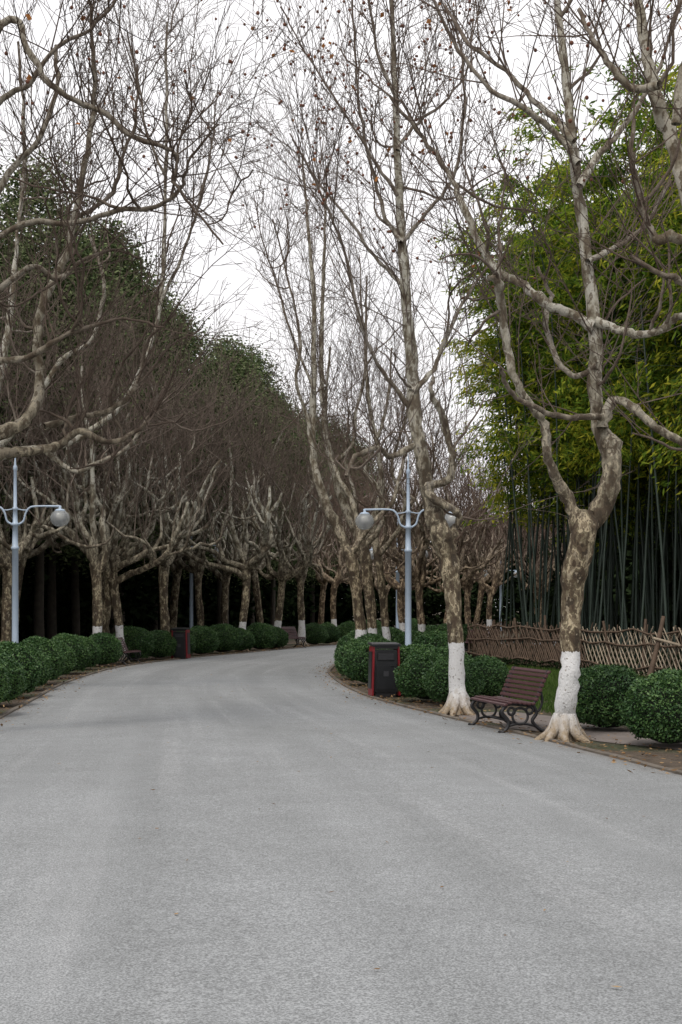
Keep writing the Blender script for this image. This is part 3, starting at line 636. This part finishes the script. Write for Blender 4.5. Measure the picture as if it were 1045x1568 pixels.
# ---------------------------------------------------------------- litter bins
FLAP=flat('flap',(.05,.05,.055),.3)
def bin_(x,y,rz,sc=1):
    E=empty('litter_bin',(x,y,0),rz,sc)
    box('body',(.46,.30,.80),(0,.02,.50),BLACK,E,bev=.012)
    box('plinth',(.40,.26,.10),(0,.02,.05),IRON,E)
    for sg in (1,-1):
        box('side_panel',(.03,.36,.94),(sg*.25,0,.50),RED,E,(0,math.radians(-1.5*sg),0),.01)
        box('side_panel_cover',(.012,.24,.70),(sg*.272,.02,.52),BLACK,E,(0,math.radians(-1.5*sg),0),.004)
    box('hood',(.56,.42,.045),(0,0,1.0),BLACK,E,(math.radians(4),0,0),.012)
    box('hood_trim',(.45,.32,.05),(0,0,.945),IRON,E,(0,0,0),.006)
    box('opening_frame',(.34,.02,.16),(0,-.138,.78),IRON,E,bev=.01)
    box('opening_flap',(.28,.012,.10),(0,-.150,.775),FLAP,E,(math.radians(10),0,0),.004)
    box('door_panel',(.38,.012,.46),(0,-.135,.38),BLACK,E,bev=.004)
    box('label',(.10,.004,.10),(0,-.145,.45),FLAP,E,bev=.001)
    box('handle',(.08,.02,.015),(.12,-.150,.60),IRON,E)
bin_(.82,26.9,math.radians(12)); bin_(-5.25,46.6,math.radians(-14))

# ---------------------------------------------------------------- litter & grass
n=9000; i=rng.integers(0,len(R_)-1,n); side=rng.random(n)<.5
E_=np.where(side[:,None],R_[i],L_[i]); NR=edge_normals(R_)[i]; NL=-edge_normals(L_)[i]; Nn=np.where(side[:,None],NR,NL)
o_=rng.exponential(.7,n)-.12; C=np.zeros((n,3)); C[:,:2]=E_+Nn*o_[:,None]+rng.normal(0,.25,(n,2)); C[:,2]=np.where(o_<.3,.045,.02)+rng.random(n)*.015
D_=randdir(n); D_[:,2]*=.15; D_/=np.linalg.norm(D_,axis=1,keepdims=True); W=np.cross(D_,np.array((0,0,1.))+rng.normal(0,.25,(n,3))); W/=np.linalg.norm(W,axis=1,keepdims=True)
obj('fallen_leaves',leaves('fallen_leaves',C,D_,W,rng.uniform(.03,.08,n),rng.uniform(.02,.045,n),LITTER))
n=600; i=rng.integers(8,len(R_)-20,n); t=rng.random(n)[:,None]; C=np.zeros((n,3)); C[:,:2]=L_[i]*(1-t)+R_[i]*t+rng.normal(0,.4,(n,2)); C[:,2]=.02+.05*(1-(2*t[:,0]-1)**2)
D_=randdir(n); D_[:,2]*=.1; D_/=np.linalg.norm(D_,axis=1,keepdims=True); W=np.cross(D_,np.array((0,0,1.))+rng.normal(0,.15,(n,3))); W/=np.linalg.norm(W,axis=1,keepdims=True)
obj('fallen_leaves',leaves('fallen_leaves_road',C,D_,W,rng.uniform(.015,.06,n),rng.uniform(.01,.025,n),LITTER))
n=26000; C=np.zeros((n,3)); C[:,1]=rng.uniform(21,40,n); C[:,0]=rng.uniform(0,1,n)*4.5+np.interp(C[:,1],[21,30,40],[3.4,2.7,2.6]); C[:,2]=.05
D_=rng.normal(0,.35,(n,3)); D_[:,2]=1; D_/=np.linalg.norm(D_,axis=1,keepdims=True)
obj('grass',leaves('grass',C,D_,perp(D_),rng.uniform(.10,.2,n),rng.uniform(.012,.02,n),GRASS))

# ---------------------------------------------------------------- light, sky, camera
w=bpy.data.worlds.new('World'); scene.world=w; w.use_nodes=True; nt=w.node_tree; bg=nt.nodes['Background']
EL=math.radians(58); AZ=math.radians(205)
sky=N(nt,'ShaderNodeTexSky',sky_type='NISHITA'); sky.sun_disc=False; sky.sun_elevation=EL; sky.sun_rotation=AZ; sky.dust_density=4; sky.air_density=1.5
tc=N(nt,'ShaderNodeTexCoord'); nf=noise(nt,tc.outputs['Generated'],1.6,3)
cl=mix(nt,ramp(nt,nf,[(.3,0),(.7,1)]),(10.9,10.7,10.95),(12.4,12.2,12.35))
c=mix(nt,.94,sky.outputs[0],cl); nt.links.new(c,bg.inputs[0]); bg.inputs[1].default_value=.1
sl=bpy.data.lights.new('sun','SUN'); sl.energy=1.5; sl.angle=math.radians(12); sl.color=(1,.94,.86)
so=obj('sun',sl)
sd=Vector((math.sin(AZ)*math.cos(EL),math.cos(AZ)*math.cos(EL),math.sin(EL)))
so.rotation_euler=sd.to_track_quat('Z','Y').to_euler()
cam=bpy.data.cameras.new('camera'); co=obj('camera',cam,(0,0,1.7)); co.rotation_euler=(math.radians(90),0,0)
cam.lens=50; cam.sensor_width=36; cam.sensor_fit='AUTO'; cam.shift_y=146/1568; cam.clip_end=3000
scene.camera=co
scene.view_settings.view_transform='Standard'; scene.view_settings.look='None'; scene.view_settings.exposure=0
